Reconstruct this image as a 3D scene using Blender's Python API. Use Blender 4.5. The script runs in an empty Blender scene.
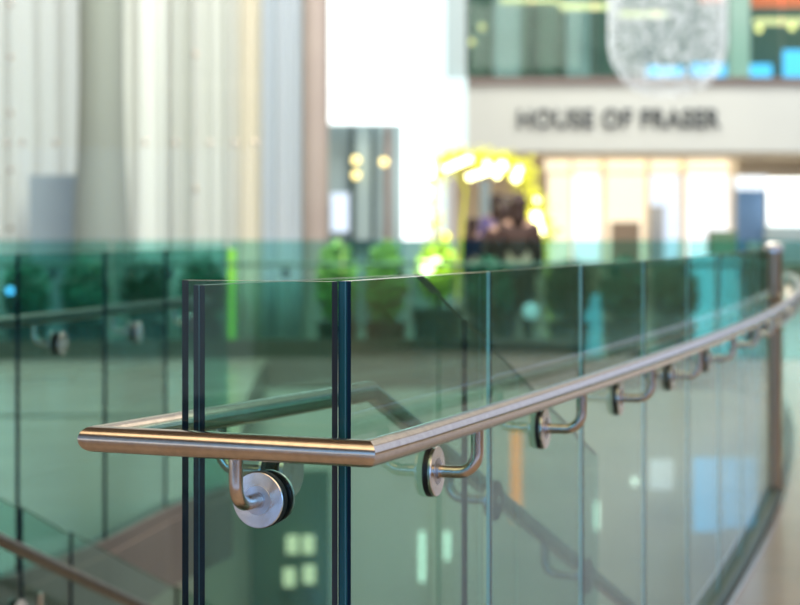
import bpy, bmesh, math, random
from mathutils import Vector, Matrix
random.seed(7)
C = bpy.context.scene.collection
SC = bpy.context.scene
EYE = 1.31; F = 2000.0
def at(x, y, d):
    """point of the place seen at picture x, y when it stands d metres from the camera"""
    return Vector(((x-400)/F*d, d, EYE-(y-233)/F*d))

# ------------------------------------------------------------------ materials
MATS = {}
def principled(name, col, rough=.5, metal=0., emit=None, es=0., **kw):
    m = bpy.data.materials.new(name); m.use_nodes = True
    b = m.node_tree.nodes['Principled BSDF']
    b.inputs['Base Color'].default_value = (*col, 1)
    b.inputs['Roughness'].default_value = rough
    b.inputs['Metallic'].default_value = metal
    if name.startswith('glass_edge_dark'): b.inputs['Specular IOR Level'].default_value = .15
    if emit:
        b.inputs['Emission Color'].default_value = (*emit, 1)
        b.inputs['Emission Strength'].default_value = es
    for k, v in kw.items(): b.inputs[k].default_value = v
    return m
def noisy(name, c1, c2, scale, rough=.5, metal=0., stretch=(1,1,1), bump=0., detail=3, **kw):
    m = principled(name, c1, rough, metal, **kw)
    nt = m.node_tree; b = nt.nodes['Principled BSDF']
    tc = nt.nodes.new('ShaderNodeTexCoord'); mp = nt.nodes.new('ShaderNodeMapping')
    mp.inputs['Scale'].default_value = stretch
    n = nt.nodes.new('ShaderNodeTexNoise'); n.inputs['Scale'].default_value = scale; n.inputs['Detail'].default_value = detail
    r = nt.nodes.new('ShaderNodeValToRGB')
    r.color_ramp.elements[0].color = (*c1, 1); r.color_ramp.elements[1].color = (*c2, 1)
    r.color_ramp.elements[0].position = .35; r.color_ramp.elements[1].position = .65
    nt.links.new(tc.outputs['Object'], mp.inputs[0]); nt.links.new(mp.outputs[0], n.inputs['Vector'])
    nt.links.new(n.outputs[0], r.inputs[0]); nt.links.new(r.outputs[0], b.inputs['Base Color'])
    if bump:
        bp = nt.nodes.new('ShaderNodeBump'); bp.inputs['Strength'].default_value = bump; bp.inputs['Distance'].default_value = .01
        nt.links.new(n.outputs[0], bp.inputs['Height']); nt.links.new(bp.outputs[0], b.inputs['Normal'])
    return m
def glass(name, tint, refl=1.0, f0=.025):
    m = bpy.data.materials.new(name); m.use_nodes = True
    nt = m.node_tree; nt.nodes.clear()
    out = nt.nodes.new('ShaderNodeOutputMaterial'); mix = nt.nodes.new('ShaderNodeMixShader')
    tr = nt.nodes.new('ShaderNodeBsdfTransparent'); tr.inputs[0].default_value = (*tint, 1)
    gl = nt.nodes.new('ShaderNodeBsdfGlossy'); gl.inputs['Roughness'].default_value = 0.0
    gl.inputs['Color'].default_value = (.85*refl, .97*refl, .95*refl, 1)
    lw = nt.nodes.new('ShaderNodeLayerWeight'); lw.inputs[0].default_value = .5
    p = nt.nodes.new('ShaderNodeMath'); p.operation = 'POWER'; p.inputs[1].default_value = 5
    a = nt.nodes.new('ShaderNodeMath'); a.operation = 'MULTIPLY_ADD'; a.inputs[1].default_value = 1-f0; a.inputs[2].default_value = f0
    L = nt.links.new
    L(lw.outputs['Facing'], p.inputs[0]); L(p.outputs[0], a.inputs[0]); L(a.outputs[0], mix.inputs[0])
    L(tr.outputs[0], mix.inputs[1]); L(gl.outputs[0], mix.inputs[2]); L(mix.outputs[0], out.inputs[0])
    return m
M = MATS
M['glass'] = glass('green_float_glass', (.77, .90, .87))
M['glass_inner'] = glass('green_float_glass_inner_face', (.77, .90, .87), .25)
M['glass_far'] = glass('pale_green_glass', (.64, .88, .86), .5)
M['glass_clear'] = glass('clear_glass', (.96, .99, .98), .15)
M['edge'] = noisy('glass_edge_dark', (.002,.009,.022), (.003,.018,.036), 14, rough=.3, stretch=(6,6,.3))
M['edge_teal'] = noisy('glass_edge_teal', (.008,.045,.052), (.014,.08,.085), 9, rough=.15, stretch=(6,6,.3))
M['edge_line'] = principled('glass_interlayer_line', (.06,.17,.20), .3)
M['edge_slope'] = principled('glass_slope_edge', (.012,.06,.055), .3)
M['edge_top'] = principled('glass_edge_polished', (.34,.36,.29), .25)
M['edge_blue'] = principled('glass_edge_bluish', (.45,.85,.95), .4)  # blue reflection along the seams, painted as a light base colour
def steel(name, col, rough, radial=False):
    m = noisy(name, col, tuple(c*.86 for c in col), 60, rough=rough, metal=1., stretch=(1,1,1))
    b = m.node_tree.nodes['Principled BSDF']
    b.inputs['Anisotropic'].default_value = .75 if radial else .4
    if radial:
        t = m.node_tree.nodes.new('ShaderNodeTangent'); t.direction_type = 'RADIAL'; t.axis = 'Z'
        m.node_tree.links.new(t.outputs[0], b.inputs['Tangent'])
    return m
M['steel'] = steel('brushed_stainless_steel', (.70,.61,.51), .20)
M['rail_dark'] = steel('shaded_steel', (.27,.23,.19), .4)  # darker copy of the rail steel, shade put into its colour
M['steel_disc'] = steel('turned_stainless_steel', (.74,.72,.69), .22, True)
M['steel_disc2'] = steel('turned_stainless_hub', (.55,.55,.56), .34, True)
M['rubber'] = principled('black_rubber', (.008,.008,.008), .5)
M['bronze'] = principled('bronze_metal', (.34,.24,.15), .35, 1.)
M['floor'] = noisy('polished_stone_floor', (.38,.31,.25), (.44,.36,.29), 1.2, rough=.2)
M['floor_low'] = noisy('lower_stone_floor', (.36,.35,.28), (.42,.41,.34), 1.0, rough=.15)
M['drum'] = noisy('painted_curved_wall', (.50,.52,.44), (.56,.57,.48), .8, rough=.45, stretch=(1,1,.1))
M['brown'] = noisy('brown_fascia', (.20,.165,.145), (.25,.21,.18), 2, rough=.5)
M['darkband'] = principled('dark_olive_stone', (.045,.055,.035), .5)
M['white_wall'] = noisy('white_plaster', (.56,.55,.50), (.60,.59,.54), .5, rough=.7)
M['fascia'] = noisy('off_white_fascia', (.64,.66,.60), (.68,.70,.63), .4, rough=.6)
M['column'] = noisy('column_plaster', (.29,.29,.26), (.32,.32,.28), .6, rough=.6)
M['column_brown'] = noisy('column_taupe', (.33,.27,.24), (.37,.31,.27), 1, rough=.5)
M['cream'] = principled('cream_render', (.85,.74,.55), .6)
M['taupe'] = noisy('dark_back_wall', (.20,.14,.09), (.27,.19,.12), .5, rough=.6)
M['teal_wall'] = noisy('dark_teal_interior', (.06,.12,.10), (.14,.19,.14), .5, rough=.5, stretch=(1,1,.1))
M['grey_teal'] = noisy('grey_facade', (.30,.40,.40), (.42,.50,.50), .6, rough=.5, stretch=(1,1,.15))
M['grey_blue'] = noisy('grey_blue_panel', (.30,.34,.39), (.36,.40,.45), .8, rough=.5)
M['darkframe'] = principled('dark_frame', (.04,.07,.07), .4)
M['letters'] = principled('dark_sign_letters', (.07,.08,.08), .4)
M['brownstrip'] = principled('brown_metal_strip', (.20,.14,.12), .4)
M['red'] = principled('red_orange_sign', (.8,.16,.07), .5, emit=(1,.2,.08), es=.45)
M['orange'] = principled('orange_glow', (.95,.24,.03), .6, emit=(1,.24,.02), es=1.5)
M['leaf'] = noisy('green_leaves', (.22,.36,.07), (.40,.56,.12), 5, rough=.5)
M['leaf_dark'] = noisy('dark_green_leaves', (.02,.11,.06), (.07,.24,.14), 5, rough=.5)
M['leaf_yellow'] = noisy('yellow_leaves', (.72,.72,.04), (.88,.88,.10), 5, rough=.5)
M['planter'] = principled('dark_planter', (.05,.06,.05), .5)
M['crystal'] = principled('crystal_bead', (.90,.95,.97), .15, emit=(.85,.95,1.), es=.25)  # beads glow faintly, lamplight put into their colour
M['wire'] = principled('chandelier_wire', (.6,.62,.62), .3, 1.)
M['skin'] = principled('skin', (.55,.33,.23), .5)
M['hair'] = principled('dark_brown_hair', (.035,.015,.01), .5)
M['coat'] = principled('dark_brown_coat', (.05,.022,.016), .7)
M['navy'] = principled('navy_jacket', (.012,.015,.05), .7)
M['purple'] = principled('violet_top', (.16,.13,.33), .7)
M['trouser'] = principled('black_trousers', (.015,.015,.02), .7)
def emis(name, col, s, gloss=.3):
    return principled(name, tuple(min(1, c*.5) for c in col), gloss, emit=col, es=s)
M['day'] = emis('daylight_window', (.93,1.,1.), 1.7)
M['day_soft'] = emis('soft_daylight_window', (.72,.92,.92), .55)
M['day_blue'] = emis('blue_daylight_window', (.22,.50,1.), 3.8)
M['glow_greyblue'] = emis('grey_blue_rail_glow', (.50,.58,.80), .7)
M['sign_glow'] = emis('dim_warm_sign', (.95,.78,.52), .9)
M['cyan_dim'] = emis('dim_cyan_screen', (.25,.75,.95), .8)
M['yellow_bulb'] = emis('yellow_bulb', (1.,.95,.08), 1.6)
M['blue'] = emis('blue_screen', (.12,.55,1.), 1.5)
M['cyan'] = emis('cyan_screen', (.25,.80,1.), 2.4)
M['lit_cream'] = emis('lit_cream_window', (1.,.88,.66), .8)
M['lit_white'] = emis('lit_white_window', (.95,.96,1.), .9)
M['lit_white2'] = emis('lit_bluish_window', (.72,.84,1.), .75)
M['warm_lamp'] = emis('warm_lamp', (1.,.80,.30), 2.2)
M['warm_strip'] = emis('warm_ceiling_strip', (1.,.84,.42), 1.0)
M['white_glow'] = emis('white_glow', (.95,1.,.85), 2.2)
M['yellow_lamp'] = emis('yellow_white_lamp', (1.,.95,.42), 7.)
M['yellow_tube'] = emis('yellow_tube', (.85,.85,.05), .25)
M['warm_window'] = emis('warm_ceiling_panel', (1.,.74,.46), 1.9)

# ------------------------------------------------------------------ mesh helpers
def link(name, bm, mat, parent=None, smooth=None, bevel=None):
    me = bpy.data.meshes.new(name); bm.normal_update(); bm.to_mesh(me); bm.free()
    for mm in (mat if isinstance(mat, (list, tuple)) else [mat]): me.materials.append(M[mm] if isinstance(mm, str) else mm)
    if smooth is not None:
        for p in me.polygons: p.use_smooth = True
        me.set_sharp_from_angle(angle=math.radians(smooth))
    o = bpy.data.objects.new(name, me); C.objects.link(o)
    if parent: o.parent = parent
    if bevel:
        b = o.modifiers.new('bevel', 'BEVEL'); b.width = bevel; b.segments = 2; b.limit_method = 'ANGLE'
    return o
def tag(o, label=None, cat=None, group=None, kind=None):
    if label: o['label'] = label
    if cat: o['category'] = cat
    if group: o['group'] = group
    if kind: o['kind'] = kind
    return o
def struct(o): o['kind'] = 'structure'; return o
def empty(name, loc=(0,0,0), rz=0., label=None, cat=None, group=None):
    o = bpy.data.objects.new(name, None); C.objects.link(o); o.location = loc; o.rotation_euler[2] = rz
    o.empty_display_size = .1
    return tag(o, label, cat, group)
def copy_tree(o, parent=None):
    c = o.copy(); C.objects.link(c)
    if parent: c.parent = parent
    for ch in list(o.children): copy_tree(ch, c)
    return c
def box(bm, x0, x1, y0, y1, z0, z1, mi=0):
    vs = [bm.verts.new(p) for p in ((x0,y0,z0),(x1,y0,z0),(x1,y1,z0),(x0,y1,z0),(x0,y0,z1),(x1,y0,z1),(x1,y1,z1),(x0,y1,z1))]
    for f in ((0,3,2,1),(4,5,6,7),(0,1,5,4),(1,2,6,5),(2,3,7,6),(3,0,4,7)):
        fc = bm.faces.new([vs[i] for i in f]); fc.material_index = mi
def boxobj(name, x0, x1, y0, y1, z0, z1, mat, parent=None, bevel=None):
    bm = bmesh.new(); box(bm, x0, x1, y0, y1, z0, z1); return link(name, bm, mat, parent, bevel=bevel)
def pbox(name, xa, xb, ya, yb, d, depth, mat, parent=None, bevel=None):
    """upright box facing the room, d metres out, its front spanning the given picture extents"""
    a = at(xa, ya, d); b = at(xb, yb, d)
    return boxobj(name, min(a.x,b.x), max(a.x,b.x), d, d+depth, max(min(a.z,b.z), -5), max(a.z,b.z), mat, parent, bevel)
def sweep(bm, pts, r, seg=28, caps=True, mi=0):
    """tube along a polyline with mitred corners"""
    pts = [Vector(p) for p in pts]; n = len(pts); rings = []
    d0 = (pts[1]-pts[0]).normalized()
    ref = Vector((0,0,1)) if abs(d0.z) < .9 else Vector((1,0,0))
    u = d0.cross(ref).normalized(); v = u.cross(d0).normalized()
    offs = [(u*math.cos(2*math.pi*k/seg)+v*math.sin(2*math.pi*k/seg))*r for k in range(seg)]
    d = d0
    cur = [pts[0]+o for o in offs]; rings.append([bm.verts.new(c) for c in cur])
    for i in range(1, n):
        nd = (pts[i+1]-pts[i]).normalized() if i < n-1 else d
        nrm = (d+nd).normalized()
        new = []
        for c in cur:
            t = (pts[i]-c).dot(nrm)/d.dot(nrm); new.append(c+d*t)
        cur = new; rings.append([bm.verts.new(c) for c in cur]); d = nd
    for a, b in zip(rings[:-1], rings[1:]):
        for k in range(seg):
            f = bm.faces.new((a[k], b[k], b[(k+1)%seg], a[(k+1)%seg])); f.material_index = mi
    if caps:
        bm.faces.new(rings[0]).material_index = mi; bm.faces.new(list(reversed(rings[-1]))).material_index = mi
    bmesh.ops.recalc_face_normals(bm, faces=bm.faces)
def lathe(bm, prof, seg=40, mat=None):
    """profile of (radius, z) turned about the z axis"""
    rings = []
    for r, z in prof:
        if r < 1e-6: rings.append([bm.verts.new((0,0,z))])
        else: rings.append([bm.verts.new((r*math.cos(2*math.pi*k/seg), r*math.sin(2*math.pi*k/seg), z)) for k in range(seg)])
    for a, b in zip(rings[:-1], rings[1:]):
        for k in range(seg):
            k2 = (k+1) % seg
            if len(a) == 1 and len(b) == 1: continue
            if len(a) == 1: bm.faces.new((a[0], b[k2], b[k]))
            elif len(b) == 1: bm.faces.new((a[k], a[k2], b[0]))
            else: bm.faces.new((a[k], a[k2], b[k2], b[k]))
    bmesh.ops.recalc_face_normals(bm, faces=bm.faces)
    if mat is not None: bmesh.ops.transform(bm, matrix=mat, verts=bm.verts)
def panel(name, pts, th, z0, ztop, parent, mats=('glass','edge','edge_top','glass'), label=None, front=None, plies=None):
    """upright glass slab along plan points, ztop one height per point.
    mats: faces, leading end, top, trailing end"""
    bm = bmesh.new(); n = len(pts); pts = [Vector((p[0], p[1], 0)) for p in pts]
    if not isinstance(ztop, (list, tuple)): ztop = [ztop]*n
    if not isinstance(z0, (list, tuple)): z0 = [z0]*n
    L, R = [], []
    for i, p in enumerate(pts):
        t = (pts[min(i+1, n-1)]-pts[max(i-1, 0)]).normalized(); nn = Vector((-t.y, t.x, 0))*th/2
        L.append([bm.verts.new((p+nn)+Vector((0,0,z))) for z in (z0[i], ztop[i])])
        R.append([bm.verts.new((p-nn)+Vector((0,0,z))) for z in (z0[i], ztop[i])])
    for i in range(n-1):
        bm.faces.new((L[i][0], L[i+1][0], L[i+1][1], L[i][1])).material_index = 4 if front == 'R' else 0
        bm.faces.new((R[i][0], R[i][1], R[i+1][1], R[i+1][0])).material_index = 4 if front == 'L' else 0
        bm.faces.new((L[i][1], L[i+1][1], R[i+1][1], R[i][1])).material_index = 2
        bm.faces.new((L[i][0], R[i][0], R[i+1][0], L[i+1][0])).material_index = 2
    if plies:      # laminated edge: (share of the width, material slot) from left to right
        prev = L[0]; acc = 0
        for share, slot in plies:
            acc += share; last = acc > .999
            cur = R[0] if last else [bm.verts.new(L[0][k].co.lerp(R[0][k].co, acc)) for k in (0, 1)]
            bm.faces.new((prev[0], prev[1], cur[1], cur[0])).material_index = slot; prev = cur
    else: bm.faces.new((L[0][0], L[0][1], R[0][1], R[0][0])).material_index = 1
    bm.faces.new((L[-1][0], R[-1][0], R[-1][1], L[-1][1])).material_index = 3
    bmesh.ops.recalc_face_normals(bm, faces=bm.faces)
    o = link(name, bm, list(mats)+['glass_inner' if mats[0] == 'glass' else mats[0], 'edge_line', 'edge_teal', 'edge'], parent, smooth=20)
    if label: o['label'] = label
    return o
def strip(name, pts, w, z0, z1, mat, parent=None):
    """solid bar following plan points"""
    bm = bmesh.new(); n = len(pts); pts = [Vector((p[0], p[1], 0)) for p in pts]; rows = []
    if not isinstance(z0, (list, tuple)): z0 = [z0]*n; z1 = [z1]*n
    for i, p in enumerate(pts):
        t = (pts[min(i+1, n-1)]-pts[max(i-1, 0)]).normalized(); nn = Vector((-t.y, t.x, 0))*w/2
        rows.append([bm.verts.new(v) for v in (p+nn+Vector((0,0,z0[i])), p+nn+Vector((0,0,z1[i])), p-nn+Vector((0,0,z1[i])), p-nn+Vector((0,0,z0[i])))])
    for a, b in zip(rows[:-1], rows[1:]):
        for k in range(4): bm.faces.new((a[k], a[(k+1)%4], b[(k+1)%4], b[k]))
    bm.faces.new(rows[0]); bm.faces.new(list(reversed(rows[-1])))
    bmesh.ops.recalc_face_normals(bm, faces=bm.faces)
    return link(name, bm, mat, parent, smooth=20)
def sheet(name, outer, z, mat, thick=.3):
    """floor slab from a plan outline"""
    bm = bmesh.new()
    top = [bm.verts.new((x, y, z)) for x, y in outer]; bot = [bm.verts.new((x, y, z-thick)) for x, y in outer]
    bm.faces.new(top); bm.faces.new(list(reversed(bot)))
    for i in range(len(outer)):
        j = (i+1) % len(outer); f = bm.faces.new((top[i], bot[i], bot[j], top[j])); f.material_index = 1
    bmesh.ops.triangulate(bm, faces=[f for f in bm.faces if len(f.verts) > 4])
    bmesh.ops.recalc_face_normals(bm, faces=bm.faces)
    return struct(link(name, bm, mat))

# ------------------------------------------------------------------ handrail brackets
RZ = .977; AZ = .883; RR = .0213
def bracket(parent, gx, gy, nx, ny, off, rail_z=RZ, arm_z=AZ, th=.0215, detail=True, both=True):
    """clamp on the glass at (gx, gy); arm runs along (nx, ny) and turns up to the rail"""
    nl = math.hypot(nx, ny); nx, ny = nx/nl, ny/nl
    e = Vector((gx, gy, arm_z)); seg = 20 if detail else 10
    br = .036
    pts = [(0,0,0)]
    a = off-br
    pts.append((a, 0, 0))
    for k in range(1, 8):
        t = k/8*math.pi/2; pts.append((a+br*math.sin(t), 0, br-br*math.cos(t)))
    pts.append((off, 0, br)); pts.append((off, 0, rail_z-arm_z-RR*.8))
    bm = bmesh.new(); sweep(bm, [(p[0], p[1], p[2]) for p in pts], .0115, seg)
    arm = link('rail_bracket', bm, 'steel', parent, smooth=40)
    arm.location = e; arm.rotation_euler = (0, 0, math.atan2(ny, nx))
    R = Matrix.Rotation(math.pi/2, 4, 'Y')
    def disc(nm, prof, mat, mi):
        bm = bmesh.new(); lathe(bm, prof, 40 if detail else 16)
        o = link(nm, bm, mat, arm, smooth=25); o.matrix_local = R; return o
    h = th/2
    disc('rubber_gasket', [(0,h), (.0460,h), (.0460,h+.009), (0,h+.009)], 'rubber', 0)
    disc('clamp_disc', [(0,h+.009), (.0445,h+.009), (.0452,h+.0105), (.0452,h+.0145), (.044,h+.0158), (.0245,h+.0164), (0,h+.0164)], 'steel_disc', 0)
    disc('clamp_hub', [(0,h+.0164), (.0240,h+.0164), (.0235,h+.0172), (.0135,h+.0176), (.0135,h+.020), (0,h+.020)], 'steel_disc2', 0)
    if both:
        disc('rear_gasket', [(0,-h), (.0435,-h), (.0435,-h-.004), (0,-h-.004)], 'rubber', 0)
        disc('rear_disc', [(0,-h-.004), (.0440,-h-.004), (.0440,-h-.010), (.042,-h-.0115), (0,-h-.0115)], 'steel_disc', 0)
    return arm

# ------------------------------------------------------------------ near balustrade
def railX(Y): return -.038+.340*(Y-3.04)-.00756*(Y-3.04)**2
def tang(Y):
    t = Vector((.340-2*.00756*(Y-3.04), 1)); return t.normalized()
def glassP(Y):      # glass line, 0.1 m inside the rail
    t = tang(Y); return (railX(Y)-t.y*.1, Y+t.x*.1)
P1 = Vector((-.493, 3.238)); P2 = Vector((-.0490, 3.019)); P3 = Vector((-.0633, 4.215))
dB = (P3-P1).normalized(); nB = Vector((-dB.y, dB.x))          # along the stair, and to its left
dE = Vector((-.92, .393)).normalized(); nE = Vector((-dE.y, dE.x))          # along the end panel
if nE.y > 0: nE = -nE                                          # towards the camera
TAN = .42
bal = empty('glass_balustrade', (-.097, 3.168, 0), 0,
    'near glass balustrade in sharp focus with square-cornered steel handrail curving away to the right', 'balustrade')
def under(o):
    o.parent = bal; o.matrix_parent_inverse = Matrix.Translation(-bal.location); return o
GT = 1.233; GR = 1.224; Z0 = -.25
corner = Vector((-.092, 3.166))
# curved side
ys = [3.168]
step = .85
Y = 3.158-.0
seams = []
yy = 3.168
while yy < 20.2:
    seams.append(yy); yy += step*tang(yy).y
TH = .0215
for i, (a, b) in enumerate(zip(seams[:-1], seams[1:])):
    th = TH if i == 0 else .011
    g = .002 if i == 0 else .003
    spans = [(a+g, b-g)]
    if a < 10.12 < b: spans = [(a+g, 10.12-.052), (10.12+.052, b-g)]      # the post stands in this joint
    for u0, u1 in spans:
        pts = [glassP(u0+(u1-u0)*k/4) for k in range(5)]
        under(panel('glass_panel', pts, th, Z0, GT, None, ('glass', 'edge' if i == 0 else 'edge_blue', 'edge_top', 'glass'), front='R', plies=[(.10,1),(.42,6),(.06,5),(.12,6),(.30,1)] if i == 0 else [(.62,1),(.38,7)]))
# end panel (frontal): from the near corner to the left
def endP(u, back=0.): p = Vector((-.097, 3.168))+dE*u-nE*back; return p
under(panel('glass_panel', [endP(.007), endP(.277)], TH, Z0, GT, None, ('glass', 'edge', 'edge_top', 'edge'), front='L'))
# return panel beside the stair
q0 = endP(.2655, .026)
def along(o, x):      # how far along the stair line from o the picture column x is met
    k = (x-400)/F; return (k*o.y-o.x)/(dB.x-k*dB.y)
knee = q0+dB*(along(q0, 424)-.03)
def stairP(v): return knee+dB*v
under(panel('glass_panel', [q0, knee, stairP(.10)], TH, Z0, [GR, GR, GR-.042], None, ('glass', 'edge', 'edge_slope', 'glass'), front='R', plies=[(.45,1),(.08,5),(.47,1)]))
vs1 = along(knee, 463)
cuts = [.11, vs1, along(knee, 596)]
# the return panel carries on to the first seam of the slope
for k, (a, b) in enumerate(zip(cuts[1:-1], cuts[2:])):
    za = GR-TAN*a; zb = GR-TAN*b
    under(panel('glass_panel', [stairP(a+.008), stairP(b)], .014, [za-1.35, zb-1.35], [za, zb], None, ('glass', 'edge', 'edge_slope', 'glass'), front='R'))
under(panel('glass_panel', [stairP(.104), stairP(vs1)], .009, [Z0-.05, Z0-.1], [GR-TAN*.104, GR-TAN*vs1], None, ('glass', 'glass', 'edge_slope', 'glass'), front='R'))
# handrail
rp = []
Yr = 19.4
while Yr > 3.10: rp.append((railX(Yr), Yr, RZ)); Yr -= .18
rp.append((P2.x, P2.y, RZ)); rp.append((P1.x, P1.y, RZ)); rp.append((P3.x, P3.y, RZ))
pe = P3+dB*2.3; rp.append((pe.x, pe.y, RZ-TAN*2.3))
bm = bmesh.new(); sweep(bm, rp, RR, 36)
under(link('handrail', bm, 'steel', smooth=25))
# brackets
for i, (a, b) in enumerate(zip(seams[:-1], seams[1:])):
    ym = a+(b-a)*.47; t = tang(ym); g = glassP(ym)
    if i == 0: ym = a+(b-a)*.49; t = tang(ym); g = glassP(ym)
    under(bracket(None, g[0], g[1], t.y, -t.x, .1, th=TH if i == 0 else .011, detail=i < 6, both=False))
e = endP(.131); under(bracket(None, e.x, e.y, nE.x, nE.y, .1))
OB = (q0-P1).dot(Vector((dB.y, -dB.x)))
e = q0+dB*.30; under(bracket(None, e.x, e.y, nB.x, nB.y, OB, detail=True))
for v in (.47, 1.13):
    e = stairP(v); sh = (e-P3).dot(dB); rz = RZ-TAN*sh
    under(bracket(None, e.x, e.y, nB.x, nB.y, OB, rail_z=rz, arm_z=rz-.094, th=.014, both=False))
# post at the far end of the curve, floor channel
gp = glassP(10.12)
post = empty('balustrade_post', (gp[0], gp[1], 0), 0, 'round bronze post with bright domed cap standing in the line of the curved glass', 'post')
bm = bmesh.new(); lathe(bm, [(0,0), (.065,0), (.065,.015), (.043,.02), (.043,1.215), (0,1.215)], 32); link('post_shaft', bm, 'bronze', post, smooth=40)
bm = bmesh.new(); lathe(bm, [(0,1.215), (.048,1.215), (.049,1.235), (.040,1.255), (.02,1.262), (0,1.264)], 32); link('post_cap', bm, 'steel_disc', post, smooth=50)
kerb = [(railX(y)-.07, y) for y in [3.0+.3*k for k in range(54)]]
under(strip('floor_channel', kerb, .03, -.1, .02, 'darkframe'))
under(strip('base_trim', [(x+.035, y) for x, y in kerb], .015, -.05, .012, 'steel'))

# ------------------------------------------------------------------ left flank of the stair
W2 = 2.43
fl = stairP(0)+nB*W2
sb = empty('glass_balustrade', (fl.x, fl.y, 0), 0,
    'sloping glass stair balustrade with dark steel handrail descending across the lower left corner', 'balustrade')
def under2(o):
    o.parent = sb; o.matrix_parent_inverse = Matrix.Translation(-sb.location); return o
def fP(v): return fl+dB*v
# seams seen at picture x 18, 68, 174
def v_at(x):
    k = (x-400)/F     # X = k*Y
    return (k*fl.y-fl.x)/(dB.x-k*dB.y)
vs_ = [v_at(-75), v_at(18), v_at(68), v_at(174), v_at(174)+.85, v_at(174)+1.7]
for a, b in zip(vs_[:-1], vs_[1:]):
    under2(panel('glass_panel', [fP(a+.02), fP(b-.005)], .014, [GR-TAN*a-1.35, GR-TAN*b-1.35], [GR-TAN*a, GR-TAN*b], None, ('glass', 'edge', 'edge_top', 'glass')))
    m = (a+b)/2+.25; e = fP(m)
    rz = RZ-TAN*m-.03
    under2(bracket(None, e.x, e.y, -nB.x, -nB.y, .1, rail_z=rz, arm_z=rz-.094, th=.014, detail=False))
RO = .22                                                # the rail stands off towards the stair
def rail_at(x):
    o = fl-nB*RO; k = (x-400)/F; v = (k*o.y-o.x)/(dB.x-k*dB.y); return o+dB*v
ra, rb = rail_at(0), rail_at(135)
za = EYE-(540-233)/F*ra.y; zb = EYE-(604-233)/F*rb.y
rd = rb-ra
pa3 = (ra.x-rd.x, ra.y-rd.y, za-(zb-za)); pb3 = (rb.x+rd.x, rb.y+rd.y, zb+(zb-za))
print('flank rail', ra, za, rb, zb, 'slope', (za-zb)/rd.length)
bm = bmesh.new(); sweep(bm, [pa3, pb3], RR, 24)
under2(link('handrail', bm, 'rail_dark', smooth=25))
# the steps
st = empty('staircase', (knee.x, knee.y, 0), 0, 'stone staircase descending between the two sloping glass balustrades', 'stairs')
STAIRH = 5.0
nst = int(STAIRH/.165)
for k in range(nst):
    a = .3+k*(.165/TAN); b = a+.165/TAN+.03
    c = [knee+nB*.06+dB*a, knee+nB*.06+dB*b, knee+nB*(W2-.06)+dB*b, knee+nB*(W2-.06)+dB*a]
    z = -.165*(k+1)
    bm = bmesh.new(); lo = [bm.verts.new((p.x, p.y, z-.2)) for p in c]; hi = [bm.verts.new((p.x, p.y, z)) for p in c]
    bm.faces.new(hi); bm.faces.new(list(reversed(lo)))
    for i in range(4): j = (i+1)%4; bm.faces.new((lo[i], lo[j], hi[j], hi[i]))
    bmesh.ops.recalc_face_normals(bm, faces=bm.faces)
    o = link('step', bm, 'floor', st); o.matrix_parent_inverse = Matrix.Translation(-st.location)

# ------------------------------------------------------------------ upper left balustrade (across the stair well)
LB = [(-2.60,4.8), (-2.18,5.62), (-1.80,6.46), (-1.41,7.35), (-1.208,8.16), (-1.07,9.09), (-.86,9.95)]
lb = empty('glass_balustrade', (*LB[2], 0), 0,
    'level glass balustrade across the stair well on the left, its handrail on the far side', 'balustrade')
def under3(o):
    o.parent = lb; o.matrix_parent_inverse = Matrix.Translation(-lb.location); return o
for k, (a, b) in enumerate(zip(LB[:-1], LB[1:])):
    a = Vector(a); b = Vector(b); t = (b-a).normalized()
    under3(panel('glass_panel', [a+t*.010, b-t*.004], .016, -.2, GT, None, ('glass_far', 'edge', 'edge_top', 'glass_far')))
    n = Vector((-t.y, t.x)); m = a+(b-a)*(.46 if k != 4 else .5)
    under3(bracket(None, m.x, m.y, n.x, n.y, .1, th=.016, detail=False))
lr = []
for k, p in enumerate(LB):
    a = Vector(LB[max(k-1,0)]); b = Vector(LB[min(k+1,len(LB)-1)]); t = (b-a).normalized()
    q = Vector(p)+Vector((-t.y, t.x))*.1; lr.append((q.x, q.y, RZ))
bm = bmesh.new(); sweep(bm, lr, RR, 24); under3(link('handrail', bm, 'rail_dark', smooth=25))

# ------------------------------------------------------------------ far ring balustrade and drum wall
def ringY(X): return 21.0-.018*(X-.5)**2
ring = empty('glass_balustrade', (0, ringY(0), 0), 0,
    'far blurred glass balustrade crossing the whole picture behind the atrium void', 'balustrade')
def under4(o):
    o.parent = ring; o.matrix_parent_inverse = Matrix.Translation(-ring.location); return o
X = -9.0
while X < 10.4:
    pts = [(X+.01+(1.18)*k/2, ringY(X+.01+1.18*k/2)) for k in range(3)]
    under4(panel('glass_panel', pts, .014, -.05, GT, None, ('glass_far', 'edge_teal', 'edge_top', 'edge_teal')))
    under4(bracket(None, X+.6, ringY(X+.6), 0, 1, .1, th=.014, detail=False, both=False))
    X += 1.2
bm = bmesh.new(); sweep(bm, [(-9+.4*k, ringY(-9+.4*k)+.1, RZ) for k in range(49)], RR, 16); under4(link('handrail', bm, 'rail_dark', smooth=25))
under4(strip('base_channel', [(-9+.4*k, ringY(-9+.4*k)) for k in range(28)], .10, 0, .20, 'darkband'))
ringpts = [(-12+.5*k, ringY(-12+.5*k)-.12) for k in range(51)]
struct(strip('wall_drum', [(x, y+.15) for x, y in ringpts], .3, -5.0, -.32, 'drum'))

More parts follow.
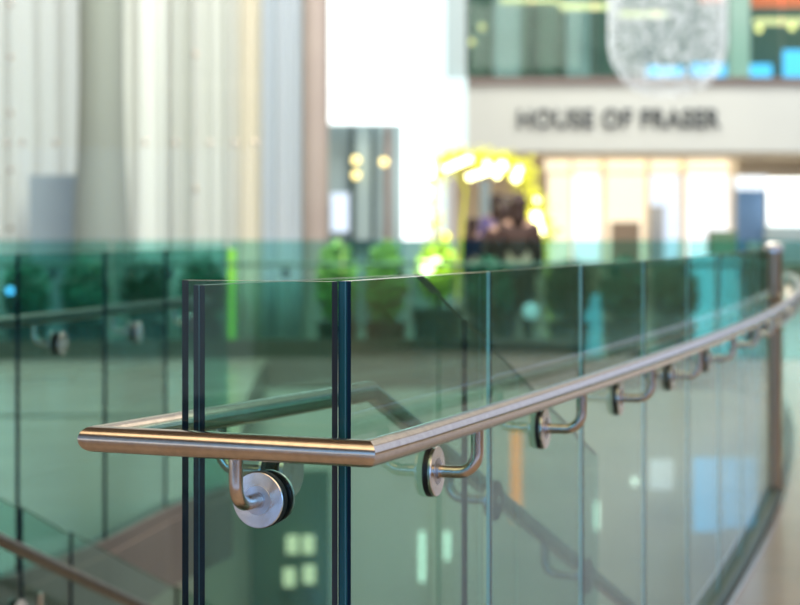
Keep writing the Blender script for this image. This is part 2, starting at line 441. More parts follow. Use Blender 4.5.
# ------------------------------------------------------------------ floors
edgeR = [(railX(3.1+.5*k)-.12, 3.1+.5*k) for k in range(36)]
E = fl+nB*.02
near = [(-10,-5), (12,-5), (12, 20.6)]+[(x, y) for x, y in reversed(edgeR)]
q = q0; near += [(-.13, 3.10), (-.40, 3.22), (knee.x-.02, knee.y+.02)]
near += [tuple(knee+nB*W2+dB*.0), (LB[0][0]-.6, LB[0][1]-1.2), (-10, 3.0)]
sheet('floor', near, 0, ['floor', 'brown'])
left = [(-10, 3.02), (LB[0][0]-.62, LB[0][1]-1.18)]+[(x+.03, y) for x, y in LB]+[(-.98, 11.2), (-1.05, 13.2), (-1.2, 15.5), (-1.32, 18.5), (-1.38, ringY(-1.38)-.15), (-10, ringY(-10)-.15)]
sheet('floor_left', left, 0, ['floor', 'brown'])
under3(strip('base_channel', [(x-.02, y) for x, y in LB], .08, 0, .06, 'brown'))
far = [(x, y+.03) for x, y in ringpts]+[(16, 20), (16, 60), (-14, 60)]
sheet('floor_far', far, 0, ['floor', 'brown'])
sheet('floor_lower', [(-14,-4), (16,-4), (16,24), (-14,24)], -5.0, ['floor_low', 'brown'])
# dark inlay line in the left floor
tl = strip('trim_1', [(-9, 13.6), (-6, 14.1), (-3, 14.3), (-1.2, 14.3)], .16, -.01, .004, 'darkband'); struct(tl)

# ------------------------------------------------------------------ walls round the hall
struct(boxobj('wall_left', -10.3, -10, -5, 50, -.3, 9, 'white_wall'))
struct(boxobj('wall_right', 12, 12.3, -5, 50, -.3, 9, 'taupe'))
struct(boxobj('wall_rear', -10, 12, -5.3, -5, -.3, 9, 'taupe'))
struct(boxobj('wall_back', -10, -1.55, 27.0, 27.3, -.3, 9, 'white_wall'))
# windows in the wall behind the camera; added glowing panes in both side walls
for k, (x0, x1) in enumerate(((-9.5,-3.6), (-3.3,3.2), (3.5,11.5))):
    struct(boxobj('window_%d' % (k+1), x0, x1, -5.02, -4.97, 1.12, 3.4, 'day_blue'))
for k, (y0, y1) in enumerate(((-4.8,-1.2), (-.9,2.6))):
    struct(boxobj('window_%d' % (k+21), -10.02, -9.95, y0, y1, .05, 1.0, 'lit_white'))  # unseen low glowing panes, added to brighten the clamp discs
for k, (y0, y1) in enumerate(((3,11), (11.5,20), (20.5,30), (30.5,42))):
    struct(boxobj('window_%d' % (k+11), 11.95, 12.02, y0, y1, 1.3, 8.0, 'glow_greyblue'))  # unseen tall panes, sized to put a grey-blue band on the curved rail
# dark ceiling over the walkway, with warm luminous panels
struct(boxobj('ceiling', -10, 12, -5, 8.2, 4.6, 4.8, 'taupe'))
for k in range(5):
    o = boxobj('ceiling_light', -5.2+2.7*k, -2.9+2.7*k, -.9, 2.7, 4.52, 4.6, 'warm_window')
    tag(o, 'warm luminous panel set in the dark ceiling over the walkway', 'ceiling light', 'warm ceiling panels')
for k in range(4):
    o = boxobj('ceiling_light', 2.2+2.0*k, 3.6+2.0*k, -3.4, -.6, 4.52, 4.6, 'warm_window')
    tag(o, 'warm luminous panel set in the dark ceiling over the walkway', 'ceiling light', 'warm ceiling panels')

# ------------------------------------------------------------------ curtains, columns, point-fixed screen
def curtain(xa, xb, d, mat, label, folds, amp, seed):
    rnd = random.Random(seed); a = at(xa, 0, d).x; b = at(xb, 0, d).x
    bm = bmesh.new(); n = 120; rows = []
    ph = rnd.random()*6; ph2 = rnd.random()*6
    for j in range(9):
        z = .02+j/8*6.0; r = []
        for i in range(n+1):
            u = i/n
            y = d+amp*(math.sin(u*folds*2*math.pi+ph+.25*math.sin(z*.8+u*5))*.7+.45*math.sin(u*folds*1.37*math.pi+ph2+z*.1))
            r.append(bm.verts.new((a+(b-a)*u, y, z)))
        rows.append(r)
    for p, q in zip(rows[:-1], rows[1:]):
        for i in range(n): bm.faces.new((p[i], p[i+1], q[i+1], q[i]))
    o = link('curtain', bm, mat, smooth=180)
    s = o.modifiers.new('thick', 'SOLIDIFY'); s.thickness = .01
    return tag(o, label, 'curtain', 'tall drapes')
def cloth(name, c): 
    m = principled(name, c, .85); b = m.node_tree.nodes['Principled BSDF']
    return m
curtain(-60, 80, 24.6, cloth('white_sheer', (.74,.74,.73)), 'tall white drape at the far left edge, left of the wide pale column', 5, .10, 1)
curtain(118, 168, 24.6, cloth('cream_sheer', (.77,.755,.72)), 'tall cream drape just right of the wide pale column', 2, .10, 2)
curtain(168, 238, 24.5, cloth('grey_sheer', (.66,.65,.61)), 'tall light grey drape between cream and gold drapes', 4, .12, 3)
curtain(238, 262, 24.6, cloth('gold_sheer', (.78,.69,.56)), 'narrow gold cream drape left of the bluish drape', 2, .06, 4)
curtain(262, 303, 24.5, cloth('bluish_sheer', (.56,.62,.66)), 'bluish grey drape beside the taupe column', 3, .08, 5)
def column(xa, xb, d, mat, label, z1=7.5, flare=0):
    a = at(xa, 0, d); b = at(xb, 0, d); r = (b.x-a.x)/2
    bm = bmesh.new(); prof = [(0,0), (r*1.0+flare,0), (r+flare,.02)]
    if flare: prof += [(r+flare*.55,1.2), (r+flare*.15,2.2)]
    prof += [(r,3.0), (r,z1), (0,z1)]
    lathe(bm, prof, 40); o = link('column', bm, mat, smooth=50); o.location = ((a.x+b.x)/2, d+r, 0)
    return tag(o, label, 'column')
column(75, 121, 22.6, 'column', 'wide round pale column flaring slightly near its base, between white drapes', flare=.12)
column(302, 328, 23.2, 'column_brown', 'slim taupe round column left of the bright window')
g = pbox('service_cabinet', 29, 78, 175, 395, 23.6, .5, 'grey_blue'); g.location.z = 0
tag(g, 'plain grey blue cabinet standing left of the wide pale column', 'cabinet')
# glass screen with bolts
scr = empty('glass_screen', (-3.4, 22.35, 0), 0, 'tall clear glass screen with rows of bolted steel fixings before the drapes', 'glass screen')
def under5(o):
    o.parent = scr; o.matrix_parent_inverse = Matrix.Translation(-scr.location); return o
D5 = 22.35
xs5 = [-80, 10, 195, 262]
for a, b in zip(xs5[:-1], xs5[1:]):
    pa, pb = at(a, 0, D5), at(b, 0, D5)
    under5(panel('glass_pane', [(pa.x+.012, D5), (pb.x-.012, D5)], .012, .02, 6, None, ('glass_clear','edge_blue','edge_top','edge_blue')))
def bolt(x, y):
    p = at(x, y, D5-.03); bm = bmesh.new(); lathe(bm, [(0,-.02), (.03,-.02), (.03,.02), (0,.03)], 16, Matrix.Rotation(math.pi/2, 4, 'X'))
    o = under5(link('bolt_fixing', bm, 'steel', smooth=40)); o.location = p
for x in (8, 22, 55, 145, 175, 210, 235, 255): bolt(x, 143)
for y in (57, 113, 170, 228, 5): bolt(10, y)
for y in (55, 190): bolt(195, y)
# bright windows
def win(n, xa, xb, ya, yb, d, mat, frame=True):
    w = struct(pbox('window_%d' % n, xa, xb, ya, yb, d, .08, mat)); return w
win(4, 329, 402, -40, 124, 27.6, 'day')
win(5, 402, 432, -40, 240, 27.6, 'day')
win(6, 432, 446, -40, 232, 27.8, 'day_soft')
win(7, 446, 467, 78, 150, 27.9, 'day_soft')
p = at(328,0,28); q = at(560,0,28)
struct(pbox('wall_facade', 326, 403, 124, 420, 28.2, .3, 'grey_teal'))
struct(pbox('trim_2', 446, 466, -40, 78, 28.0, .15, 'grey_teal'))
fac = empty('glazed_partition', (at(360,0,27.9).x, 27.9, 0), 0, 'grey glazed partition with dark uprights below the bright window', 'partition')
for (xa, xb, ya, yb, mat, nm) in ((349,355,126,330,'darkframe','upright'), (371,375,126,330,'darkframe','upright'), (385,391,126,330,'brownstrip','upright'),
        (331,349,193,232,'lit_white2','lit_pane'), (356,370,128,240,'day_soft','lit_pane')):
    o = pbox(nm, xa, xb, ya, yb, 27.9, .1, mat); o.parent = fac; o.matrix_parent_inverse = Matrix.Translation(-fac.location)
    if nm == 'lit_pane' and mat == 'day_soft': o.data.materials[0] = M['grey_teal']
for (x, y) in ((356,160), (356,175), (384,162)):
    p = at(x, y, 27.8); bm = bmesh.new(); bmesh.ops.create_uvsphere(bm, u_segments=12, v_segments=8, radius=.06)
    o = link('glow_lamp', bm, 'warm_lamp', fac, smooth=180); o.matrix_parent_inverse = Matrix.Translation(-fac.location); o.location = p

# ------------------------------------------------------------------ far side: store front with upper gallery
D = 40.0
def fasciaY(X): return D+.012*(X-5)**2
fx0 = at(467,0,D).x
fz0, fz1 = at(0,152,D).z, at(0,84,D).z
npt = [(fx0+.5*k, fasciaY(fx0+.5*k)) for k in range(22)]
struct(strip('wall_fascia', npt, .4, fz0, fz1, 'fascia'))
struct(strip('trim_3', [(x, y-.25) for x, y in npt], .12, fz1, fz1+.12, 'brownstrip'))
struct(sheet('floor_gallery', [npt[0], npt[-1], (npt[-1][0], 52), (npt[0][0], 52)], fz1-.02, ['floor', 'brown'], .4)) if False else None
bm = bmesh.new(); box(bm, fx0, npt[-1][0], 40.5, 52, fz1-.4, fz1-.02); struct(link('floor_gallery', bm, 'white_wall'))
# gallery balustrade
gb = empty('glass_balustrade', (fx0+3, D, fz1), 0, 'glass balustrade of the upper gallery above the white fascia', 'balustrade')
for k in range(8):
    a = fx0+.05+1.25*k; pts = [(a+.02+1.2*j/2, fasciaY(a+.02+1.2*j/2)-.05) for j in range(3)]
    o = panel('glass_panel', pts, .014, fz1+.02, fz1+2.4, gb, ('glass_inner','edge_teal','edge_top','edge_teal')); o.matrix_parent_inverse = Matrix.Translation(-gb.location)
# gallery interior
struct(pbox('wall_gallery', 462, 860, -80, 90, 47, .3, 'teal_wall'))
for (xa, xb, mat) in ((494,520,'grey_teal'), (540,556,'teal_wall'), (566,590,'grey_teal')):
    o = pbox('gallery_panel', xa, xb, -60, 99, 46.6, .2, mat)
    tag(o, 'upright panel inside the upper gallery, %s' % {494:'greyish, nearest the left end', 540:'dark, in the middle', 566:'greyish, nearest the hanging chandelier'}[xa], 'panel')
o = pbox('square_pillar', 730, 750, -60, 84, 41.5, .5, 'fascia'); tag(o, 'square pale pillar of the upper gallery right of the chandelier', 'pillar')
for k, (xa, xb, ya, yb) in enumerate(((646,684,66,103.5), (692,729,63,103.5), (751,772,64,103.5), (784,812,50,103.5))):
    o = pbox('blue_screen', xa, xb, ya, yb, 45.5, .12, 'blue')
    tag(o, ('blue glowing screen behind the left half of the chandelier foot', 'blue glowing screen between chandelier and pale gallery pillar',
            'blue glowing screen just right of the pale gallery pillar', 'blue glowing screen at the right picture edge of the gallery')[k], 'screen', 'gallery screens')
for k, (xa, xb, ya, yb) in enumerate(((500,560,-2,2), (560,612,3,9), (618,668,11,16), (755,830,18,24))):
    o = pbox('ceiling_strip_light', xa, xb, ya, yb, 45, .2, 'warm_strip')
    tag(o, ('faint warm light strip at the top edge of the gallery', 'long warm light strip left of the chandelier', 'warm light strip seen through the chandelier',
            'warm light strip right of the pale gallery pillar')[k], 'strip light', 'gallery strip lights')
def ball(name, x, y, d, r, mat, label=None, cat=None, group=None, parent=None):
    p = at(x, y, d); bm = bmesh.new(); bmesh.ops.create_uvsphere(bm, u_segments=16, v_segments=10, radius=r)
    o = link(name, bm, mat, parent, smooth=180); o.location = p
    if parent: o.matrix_parent_inverse = Matrix.Translation(-parent.location)
    return tag(o, label, cat, group)
for x, y, lb_ in ((759,29,'small round spotlight nearest the pale gallery pillar, right side'), (792,27,'small round spotlight at the right end of the gallery'),
        (472,42,'faint spotlight at the left end of the gallery'), (482,27,'dim spotlight high at the left of the gallery')):
    ball('spotlight', x, y, 44, .08 if x > 700 else .05, 'warm_lamp', lb_, 'spotlight', 'gallery spotlights')
o = pbox('red_sign', 752, 830, -14, 7, 43, .15, 'red'); tag(o, 'red orange sign band at the upper right corner', 'sign')
o = pbox('red_sign', 700, 729, -10, 2, 43, .15, 'red'); tag(o, 'short red orange sign just left of the pale gallery pillar', 'sign')
# lettering
cu = bpy.data.curves.new('letters', 'FONT'); cu.body = 'HOUSE OF FRASER'; cu.extrude = .03; cu.offset = .022; cu.space_character = 1.05
to = bpy.data.objects.new('tmp', cu); C.objects.link(to); bpy.context.view_layer.update()
me = bpy.data.meshes.new_from_object(to); bpy.data.objects.remove(to)
xs = [v.co.x for v in me.vertices]; zs = [v.co.y for v in me.vertices]
pa = at(518, 128, D-.3); pb = at(721, 108.5, D-.3)
sx = (pb.x-pa.x)/(max(xs)-min(xs)); sz = (pb.z-pa.z)/(max(zs)-min(zs))
for v in me.vertices:
    x = (v.co.x-min(xs))*sx; z = (v.co.y-min(zs))*sz; yv = v.co.z
    v.co = (x, fasciaY(pa.x+x)-D-yv*1.0+.06, z)
me.materials.clear(); me.materials.append(M['letters'])
so = bpy.data.objects.new('sign_lettering', me); C.objects.link(so); so.location = (pa.x, D-.3, pa.z)
tag(so, 'dark grey raised capital lettering of the store name on the white fascia', 'sign')

# lit store front below
struct(pbox('wall_store', 455, 860, 100, 400, 46.5, .3, 'cream'))
struct(pbox('ceiling', 455, 860, 150, 156, 41, 6, 'cream'))
sf = empty('store_front', (at(640,0,43).x, 43, 0), 0, 'brightly lit cream store front with white display windows under the fascia', 'store front')
def sfp(nm, xa, xb, ya, yb, mat, d=43, dep=.15, lab=None):
    o = pbox(nm, xa, xb, ya, yb, d, dep, mat); o.parent = sf; o.matrix_parent_inverse = Matrix.Translation(-sf.location)
    if lab: o['label'] = lab
    return o
sfp('light_cornice', 545, 736, 158, 172, 'lit_cream', lab='cream light band above the windows')
for xa, xb, mt in ((548,571,'lit_cream'), (573,601,'lit_white'), (606,646,'lit_cream'), (650,680,'lit_white2'), (686,730,'lit_white')):
    sfp('display_window', xa, xb, 174, 262, mt)
for xa, xb in ((571,573), (601,606), (646,650), (680,686), (730,738)):
    sfp('pilaster', xa, xb, 158, 290, 'cream', 42.9, .3)
sfp('display_stand', 612, 640, 222, 262, 'bronze', 42.6, .3, 'brown wooden display stand')
sfp('display_stand', 652, 664, 206, 262, 'grey_blue', 42.6, .3, 'narrow bluish display stand')
for k in range(9):
    x = 560+k*20; p = at(x, 164+2*(k%2), 42.5); bm = bmesh.new(); bmesh.ops.create_uvsphere(bm, u_segments=10, v_segments=6, radius=.035)
    o = link('downlight', bm, 'warm_lamp', sf, smooth=180); o.location = p; o.matrix_parent_inverse = Matrix.Translation(-sf.location)
o = pbox('room_divider', 737, 765, 178, 295, 42, .3, 'grey_blue'); o.data.materials[0] = principled('blue_slate', (.10,.20,.36), .4); tag(o, 'slate blue upright panel beside the bright window at the right edge', 'panel')
win(8, 768, 840, 178, 226, 41.5, 'day')
struct(pbox('window_9', 736, 768, 176, 190, 41.5, .08, 'lit_white2'))
struct(pbox('window_10', 765, 840, 226, 262, 41.8, .08, 'grey_teal'))
o = pbox('planter_box', 712, 737, 231, 262, 22.5, .35, 'planter'); o.location.z = 0
o.data.materials[0] = principled('olive_box', (.10,.15,.08), .5)
tag(o, 'dark olive square box standing behind the far balustrade at the right', 'box')
for v in o.data.vertices:
    if v.co.z < 1.2: v.co.z = 0

# ------------------------------------------------------------------ chandelier
cd = 25.0; cc = at(667.5, 0, cd); rad = 59/F*cd
ch = empty('chandelier', (cc.x, cd, at(0,97,cd).z), 0, 'large hanging capsule-shaped chandelier of tiny clear crystal beads', 'chandelier')
zb = 0
prof = []
def crad(z):
    h = rad*.95
    if z < h: return rad*math.sqrt(max(0, 1-((h-z)/h)**2))**.85
    return rad
rnd = random.Random(3); bv, bf = [], []
for k in range(13000):
    z = rnd.random()**.8*2.6; r = crad(z)*(1-.03*rnd.random()); th = rnd.random()*2*math.pi
    if rnd.random() < .12: r *= rnd.random()
    c = Vector((r*math.cos(th), r*math.sin(th), z)); q = .005+.006*rnd.random(); n0 = len(bv)
    for k2 in range(5): bv.append(c+Vector((math.cos(k2*1.2566)*q, math.sin(k2*1.2566)*q, 0)))
    bv += [c+Vector((0,0,q*1.25)), c-Vector((0,0,q*1.25))]
    for k2 in range(5): bf += [(n0+k2, n0+(k2+1)%5, n0+5), (n0+(k2+1)%5, n0+k2, n0+6)]
me = bpy.data.meshes.new('beads'); me.from_pydata(bv, [], bf); bm = bmesh.new(); bm.from_mesh(me)
tag(link('crystal_beads', bm, 'crystal', ch), kind='stuff')
bm = bmesh.new()
for k in range(24):
    t = k/24*2*math.pi
    sweep(bm, [(crad(z)*math.cos(t), crad(z)*math.sin(t), z) for z in (.01,.05,.12,.25,.4,.6,.8,1.2,2.6)], .0035, 5)
link('wire_frame', bm, 'wire', ch)
bm = bmesh.new(); sweep(bm, [(0,0,2.6), (0,0,6)], .02, 8); link('suspension_rod', bm, 'wire', ch)
bm = bmesh.new(); lathe(bm, [(0,2.56), (rad,2.56), (rad,2.62), (0,2.62)], 40); link('top_plate', bm, 'wire', ch)

# ------------------------------------------------------------------ planting behind the far balustrade
def leafmesh(name, n, w, h, dd, ls, mat, seed, ztop=False):
    rnd = random.Random(seed); bm = bmesh.new()
    for k in range(n):
        while True:
            x, y, z = rnd.uniform(-1,1), rnd.uniform(-1,1), rnd.uniform(-1,1)
            if x*x+y*y+z*z < 1: break
        c = Vector((x*w/2, y*dd/2, h/2+z*h/2))
        a = Vector((rnd.gauss(0,1), rnd.gauss(0,1), rnd.gauss(0,1))).normalized(); b = a.orthogonal().normalized()
        l = ls*rnd.uniform(.6,1.3)
        vs = [bm.verts.new(c+v) for v in (-a*l, b*l*.35, a*l, -b*l*.35)]
        bm.faces.new(vs)
    return bm
def shrub(label, mats, w, h, seed, planter=True):
    t = empty('potted_shrub', (0,0,0), 0, label, 'shrub', 'shrubs behind the far balustrade')
    link('foliage', leafmesh('f', 900, w, h, w, .06, mats, seed), mats, t).location = (0,0,.32)
    bm = bmesh.new(); sweep(bm, [(0,0,.3), (.02,0,.6), (0,.02,.38+h*.6)], .025, 8); link('stem', bm, 'brown', t)
    bm = bmesh.new(); lathe(bm, [(0,0), (.18,0), (.23,.36), (.21,.36), (.20,.32), (0,.32)], 24); link('pot', bm, 'planter', t, smooth=40)
    return t
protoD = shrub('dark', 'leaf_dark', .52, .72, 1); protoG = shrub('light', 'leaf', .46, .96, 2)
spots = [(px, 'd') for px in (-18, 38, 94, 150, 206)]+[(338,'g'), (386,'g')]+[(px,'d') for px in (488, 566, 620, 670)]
desc = ['dark leafy potted shrub at the far left edge behind the level glass balustrade', 'dark potted shrub below the grey blue cabinet', 'dark potted shrub in front of the wide pale column',
 'dark potted shrub right of the wide pale column, below the cream drape', 'dark potted shrub behind the free end of the level left balustrade',
 'light green potted shrub right of the taupe column', 'light green potted shrub under the tall bright window, nearer the yellow arch',
 'dark potted shrub in the middle below the yellow arch',
 'dark potted shrub right below the right leg of the yellow arch', 'dark potted shrub under the second letter group of the fascia', 'dark potted shrub nearest the cyan display panels']
ud = ug = False
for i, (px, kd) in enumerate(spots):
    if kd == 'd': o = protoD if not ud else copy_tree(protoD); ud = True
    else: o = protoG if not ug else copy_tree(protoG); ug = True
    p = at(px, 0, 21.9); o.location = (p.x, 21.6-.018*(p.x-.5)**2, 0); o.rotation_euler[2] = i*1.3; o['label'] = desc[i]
    if px in (338,): o.scale = (1, 1, .97)

# slender yellow-green post lamp by the end of the left balustrade
p = at(232, 0, 21.6)
o = boxobj('light_post', p.x-.04, p.x+.04, p.y-.04, p.y+.04, 0, 1.14, principled('lime_post', (.5,.8,.05), .4, emit=(.7,.85,.08), es=.06))
tag(o, 'slim lime green glowing post at the right end of the left-hand shrubs', 'post')

# ------------------------------------------------------------------ yellow arch with lamps
ar = empty('floral_light_arch', (at(490,0,24).x, 24, 0), 0, 'yellow leafy arch hung with bright lamp tubes above the dark figures', 'arch')
def ua(o):
    o.parent = ar; o.matrix_parent_inverse = Matrix.Translation(-ar.location); return o
apts = [at(434, 330, 24), at(434, 240, 24), at(433, 180, 24), at(440, 163, 24), at(470, 158, 24), at(505, 160, 24), at(524, 172, 24), at(537, 205, 24), at(546, 240, 24), at(550, 330, 24)]
for q_ in (apts[0], apts[-1]): q_.z = .0
bm = bmesh.new(); sweep(bm, apts, .022, 12); ua(link('arch_frame', bm, 'yellow_tube', smooth=60))
bm = bmesh.new(); sweep(bm, [at(452,163,24.1), at(466,190,24.2), at(462,225,24.2), at(458,300,24.2)], .02, 10); ua(link('inner_branch', bm, 'yellow_tube', smooth=60))
rnd = random.Random(11); bm = bmesh.new()
for k in range(900):
    i = rnd.choice([1,2,2,3,3,4,4,4,5,5,5,6,6,7,7]); t = rnd.random(); c = apts[i].lerp(apts[i+1], t)+Vector((rnd.gauss(0,.08), rnd.gauss(0,.12), rnd.gauss(0,.06)))
    a = Vector((rnd.gauss(0,1), rnd.gauss(0,1), rnd.gauss(0,1))).normalized(); b = a.orthogonal().normalized(); l = .05*rnd.uniform(.6,1.4)
    bm.faces.new([bm.verts.new(c+v) for v in (-a*l, b*l*.4, a*l, -b*l*.4)])
tag(ua(link('leaf_garland', bm, 'leaf_yellow')), kind='stuff')
def tube(x0, y0, x1, y1, d=23.8, r=.035, mat='yellow_lamp'):
    bm = bmesh.new(); sweep(bm, [at(x0,y0,d), at(x1,y1,d)], r, 12); return ua(link('lamp_tube', bm, mat, smooth=60))
tube(445, 169, 472, 158); tube(467, 178, 494, 169); tube(535, 212, 541, 235, r=.05); tube(430, 160, 431, 178, r=.05)
for (x, y, r) in ((502,166,.06), (518,170,.055), (516,178,.05), (429,191,.05), (487,164,.04), (526,228,.04), (537,200,.03), (431,172,.05), (444,168,.03), (497,175,.04)):
    pt = at(x, y, 23.8); bm = bmesh.new(); bmesh.ops.create_uvsphere(bm, u_segments=14, v_segments=8, radius=r); o = ua(link('lamp_bulb', bm, 'yellow_lamp', smooth=180)); o.location = pt
# bright yellow bush
bu = empty('yellow_bush', (*at(437, 0, 21.55)[:2], 0), 0, 'bright yellow bush with glowing bulbs left of the arch, behind the far balustrade', 'bush')
link('foliage', leafmesh('f', 700, .46, .68, .46, .055, 'leaf_yellow', 5), 'leaf_yellow', bu).location = (0,0,.55)
bm = bmesh.new(); lathe(bm, [(0,0), (.22,0), (.28,.5), (.25,.5), (0,.46)], 24); link('pot', bm, 'planter', bu, smooth=40)
bm = bmesh.new(); sweep(bm, [(0,0,.4), (0,.01,.9)], .03, 8); link('stem', bm, 'brown', bu)
for (x, y, r, mt) in ((427,267,.075,'yellow_lamp'), (436,262,.05,'yellow_lamp'), (446,237,.05,'yellow_bulb'), (450,254,.05,'yellow_bulb'), (420,262,.04,'yellow_bulb'), (447,266,.05,'yellow_bulb'), (433,250,.035,'yellow_bulb')):
    pt = at(x, y, 21.25); bm = bmesh.new(); bmesh.ops.create_uvsphere(bm, u_segments=14, v_segments=8, radius=r)
    o = link('lamp_bulb', bm, mt, bu, smooth=180); o.location = pt-bu.location
for (x, y, lb_) in ((537,265,'small lime lamp low behind the far balustrade under the right leg of the arch'), (536,250,'small lime lamp just above the previous near-glass top line right of the arch')):
    pass
ball('garden_lamp', 538, 262, 20.2, .05, 'yellow_tube', 'small lime globe lamp low behind the curved glass, right of the arch', 'lamp') if False else None

def bollard(x, y, d, mt, rr, lb_):
    p = at(x, y, d); t = empty('bollard_light', (p.x, d, 0), 0, lb_, 'light', 'globe bollards')
    bm = bmesh.new(); lathe(bm, [(0,0), (.07,0), (.07,.02), (.02,.03), (.02,p.z-rr*.8), (0,p.z-rr*.8)], 20); link('pole', bm, 'darkframe', t, smooth=40)
    bm = bmesh.new(); bmesh.ops.create_uvsphere(bm, u_segments=18, v_segments=12, radius=rr); link('globe', bm, mt, t, smooth=180).location = (0,0,p.z)
bollard(531, 311, 21.4, 'lit_white', .09, 'small globe light on a thin pole behind the far balustrade below the people')
bollard(10, 291, 20.78, 'day_blue', .035, 'tiny bluish globe light on a thin pole at the far left')
# ------------------------------------------------------------------ people under the arch
def person(px, d, hgt, top, hair, label, face=math.pi, lean=0, arm=0):
    p = at(px, 0, d); k = hgt/1.72
    t = empty('person', (p.x, p.y, 0), 0, label, 'person', 'people under the yellow arch')
    V = [(0,0,.95),(0,0,1.15),(0,.0,1.38),(0,0,1.50),(0,-.01,1.58),(0,-.01,1.68),     # 0-5 pelvis..head
         (-.19,0,1.40),(-.23,.02,1.13),(-.20,-.08+arm*.1,.90+arm*.25),(-.19,-.11+arm*.12,.82+arm*.3),
         (.19,0,1.40),(.23,.02,1.13),(.20,-.08,.90),(.19,-.11,.82),
         (-.09,0,.90),(-.10,-.01,.50),(-.10,.02,.09),(-.11,-.13,.03),
         (.09,0,.90),(.10,-.01,.50),(.10,.02,.09),(.11,-.13,.03)]
    Ed = [(0,1),(1,2),(2,3),(3,4),(4,5),(2,6),(6,7),(7,8),(8,9),(2,10),(10,11),(11,12),(12,13),(0,14),(14,15),(15,16),(16,17),(0,18),(18,19),(19,20),(20,21)]
    Rd = [.15,.13,.16,.055,.085,.085,.06,.045,.033,.04,.06,.045,.033,.04,.095,.06,.042,.04,.095,.06,.042,.04]
    def skin(nm, idx, scl, mat, add=0):
        mp = {o: i for i, o in enumerate(idx)}
        me = bpy.data.meshes.new(nm); me.from_pydata([Vector(V[i])*k for i in idx], [(mp[a], mp[b]) for a, b in Ed if a in mp and b in mp], [])
        o = bpy.data.objects.new(nm, me); C.objects.link(o); o.parent = t
        m = o.modifiers.new('skin', 'SKIN'); s = o.modifiers.new('sub', 'SUBSURF'); s.levels = 1; s.render_levels = 2
        for j, i in enumerate(idx):
            sk = me.skin_vertices[0].data[j]; r = (Rd[i]*scl+add)*k; sk.radius = (r, r*(.72 if i in (0,1,2) else 1)); sk.use_root = (j == 0)
        me.materials.append(M[mat]); return o
    skin('body', list(range(22)), 1, 'skin')
    skin('jacket', [0,1,2,6,7,8,10,11,12], 1.0, top, .018)
    skin('trousers', [0,14,15,16,18,19,20], 1.0, 'trouser', .014)
    bm = bmesh.new(); bmesh.ops.create_uvsphere(bm, u_segments=20, v_segments=14, radius=.115*k, matrix=Matrix.Translation((0,.015*k,1.655*k)) @ Matrix.Diagonal((.92,1,1.08,1)))
    bmesh.ops.delete(bm, geom=[v for v in bm.verts if v.co.y < -.045*k and v.co.z < 1.69*k], context='VERTS')
    bmesh.ops.create_uvsphere(bm, u_segments=18, v_segments=10, radius=.1*k, matrix=Matrix.Translation((0,.055*k,1.53*k)) @ Matrix.Diagonal((1.0,.55,1.5,1)))
    link('hair', bm, hair, t, smooth=180)
    for sx_ in (-1, 1):
        bm = bmesh.new(); bmesh.ops.create_uvsphere(bm, u_segments=8, v_segments=6, radius=.011*k); o = link('eye', bm, 'trouser', t, smooth=180); o.location = (sx_*.032*k, -.088*k, 1.645*k)
    t.rotation_euler[2] = face
    return t
person(519, 22.6, 1.70, 'coat', 'hair', 'person in a dark brown coat standing under the right half of the arch', face=2.9)
person(502, 23.2, 1.62, 'coat', 'hair', 'person in a brown coat half hidden behind the one in the dark brown coat', face=3.5, arm=1)
person(473, 30, 1.50, 'navy', 'hair', 'person in a navy jacket standing at the left under the arch', face=2.4)
person(497, 31, 1.86, 'purple', 'hair', 'tall person in a violet top behind the others under the arch', face=3.1)
# dark kiosk behind the figures
ki = empty('kiosk', (at(500,0,33).x, 33, 0), 0, 'dark brown kiosk behind the people under the yellow arch', 'kiosk')
o = pbox('counter', 468, 536, 238, 345, 33, .6, 'coat'); o.parent = ki; o.matrix_parent_inverse = Matrix.Translation(-ki.location)
o = pbox('back_panel', 497, 538, 196, 238, 33.7, .15, 'brown'); o.parent = ki; o.matrix_parent_inverse = Matrix.Translation(-ki.location)
o = pbox('shelf_post', 480, 490, 180, 238, 33.7, .12, 'grey_teal'); o.parent = ki; o.matrix_parent_inverse = Matrix.Translation(-ki.location)

# ------------------------------------------------------------------ blue displays beyond the curve
for k, (xa, xb, ya, yb, d, mt, lb_) in enumerate((
    (692,716,256,345,22.1,'cyan','tall cyan display panel behind the far balustrade, the left of two'),
    (720,744,258,345,22.1,'cyan','tall cyan display panel behind the far balustrade, the right of two'),
    (578,602,294,328,22.1,'cyan_dim','small cyan display low behind the far balustrade, below the display windows'))):
    o = pbox('display_panel', xa, xb, ya, yb, d, .08, mt); tag(o, lb_, 'display panel', 'cyan displays')
    for v in o.data.vertices:
        if v.co.z < .3: v.co.z = 0.
# on the drum wall: glowing panels standing in for glass reflections; door, signs
def low(nm, xa, xb, ya, yb, mt, lb_, cat, grp=None, d=20.3):
    o = pbox(nm, xa, xb, ya, yb, d, .06, mt, bevel=.01); return tag(o, lb_, cat, grp)
low('blue_reflection', 694, 722, 458, 532, 'blue', 'added pale blue panel imitating a reflection low in the curved glass, the left of two', 'screen', 'blue reflection stand-ins')
low('blue_reflection', 725, 758, 458, 528, 'blue', 'added pale blue panel imitating a reflection low in the curved glass, the right of two', 'screen', 'blue reflection stand-ins')  # blue reflection in the glass, added as two glowing panels
low('orange_reflection', 511, 522, 432, 522, 'orange', 'narrow glowing orange strip added on the pale lower wall to imitate a reflection', 'reflection stand-in')  # orange reflection in the glass, added as a glowing strip
low('white_reflection', 650, 674, 460, 490, 'lit_white', 'small glowing white panel added on the pale lower wall to imitate a reflection', 'notice')  # white reflection blob, added as a glowing panel
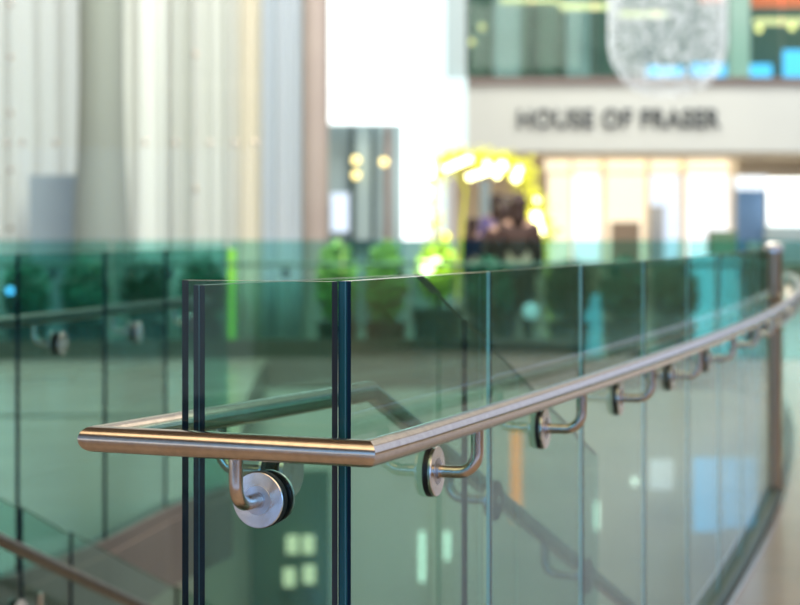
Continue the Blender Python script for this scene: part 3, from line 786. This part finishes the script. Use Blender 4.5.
for (x, y0, y1, w, lb_) in ((422,532,582,5,'long thin white bar imitating reflected light, leftmost on the pale lower wall'), (447,532,560,5,'thin white bar imitating reflected light, second from the left on the pale lower wall'),
        (597,502,530,4,'thin white bar imitating reflected light between the orange strip and white panel'), (635,478,486,6,'short white bar imitating reflected light just left of the white panel')):
    low('reflection_streak', x-w/2, x+w/2, y0, y1, 'white_glow', lb_, 'wall light', 'white reflection stand-ins')  # streaks of reflected light, added as glowing bars
dr = low('service_door', 250, 330, 470, 640, 'teal_wall', 'dark recessed door in the lower wall seen behind the round handrail clamp', 'door')
for (x, y, lb_) in ((292,545,'upper left square lit sign beside the clamp'), (308,545,'upper right square lit sign beside the clamp'), (289,578,'lower left square lit sign'), (309,575,'lower right square lit sign, nearest the corner glass edge')):
    o = low('lit_sign', x-6, x+6, y-9, y+9, 'lit_cream', lb_, 'sign', 'small lit signs on the lower door', d=20.15)
    o.data.materials[0] = M['sign_glow']

# ------------------------------------------------------------------ light
w = bpy.data.worlds.new('World'); SC.world = w; w.use_nodes = True
w.node_tree.nodes['Background'].inputs[0].default_value = (.95, .93, .88, 1)
w.node_tree.nodes['Background'].inputs[1].default_value = .55
def area(name, loc, target, size, power, col, sy=None):
    l = bpy.data.lights.new(name, 'AREA'); l.energy = power; l.color = col; l.size = size
    if sy: l.shape = 'RECTANGLE'; l.size_y = sy
    o = bpy.data.objects.new(name, l); C.objects.link(o); o.location = loc
    o.rotation_euler = (Vector(target)-Vector(loc)).to_track_quat('-Z', 'Y').to_euler(); return o
area('drape_fill', (0, 17, 11), (-2, 24, 1), 8, 1450, (1,.99,.96), 4)  # unseen fill lamp added to brighten the drapes
area('drum_fill', (1, 12, 8), (1, 21, -2.5), 6, 720, (1,.93,.80), 3)  # unseen fill lamp added to brighten the drum wall
area('store_fill', (5, 41.2, 2.7), (5, 43.2, .6), 7, 55, (1,.86,.62), .8)  # fill lamp added inside the store to lift the dark pilasters
area('walkway_fill', (7.5, 12, 6.5), (6.5, 12, 0), 5, 170, (1,.9,.78), 10)  # added fill over the right floor, brightening its reflection in the curved glass
area('fascia_fill', (6, 34, 12), (6, 41, 3), 8, 850, (1,.99,.95), 3)  # unseen fill lamp added to whiten the fascia

# ------------------------------------------------------------------ camera
cam = bpy.data.cameras.new('camera'); co = bpy.data.objects.new('camera', cam); C.objects.link(co)
co.location = (0, 0, EYE); co.rotation_euler = (math.pi/2, 0, 0)
cam.sensor_width = 36; cam.lens = 90; cam.shift_y = -(302.5-233)/800
cam.clip_end = 200
cam.dof.use_dof = True; cam.dof.focus_distance = 3.15; cam.dof.aperture_fstop = 4.4
SC.camera = co
SC.cycles.transparent_max_bounces = 48
SC.cycles.max_bounces = 16
SC.view_settings.view_transform = 'Standard'; SC.view_settings.look = 'None'
SC.view_settings.exposure = 0.25; SC.view_settings.gamma = 1; SC.view_settings.use_curve_mapping = False
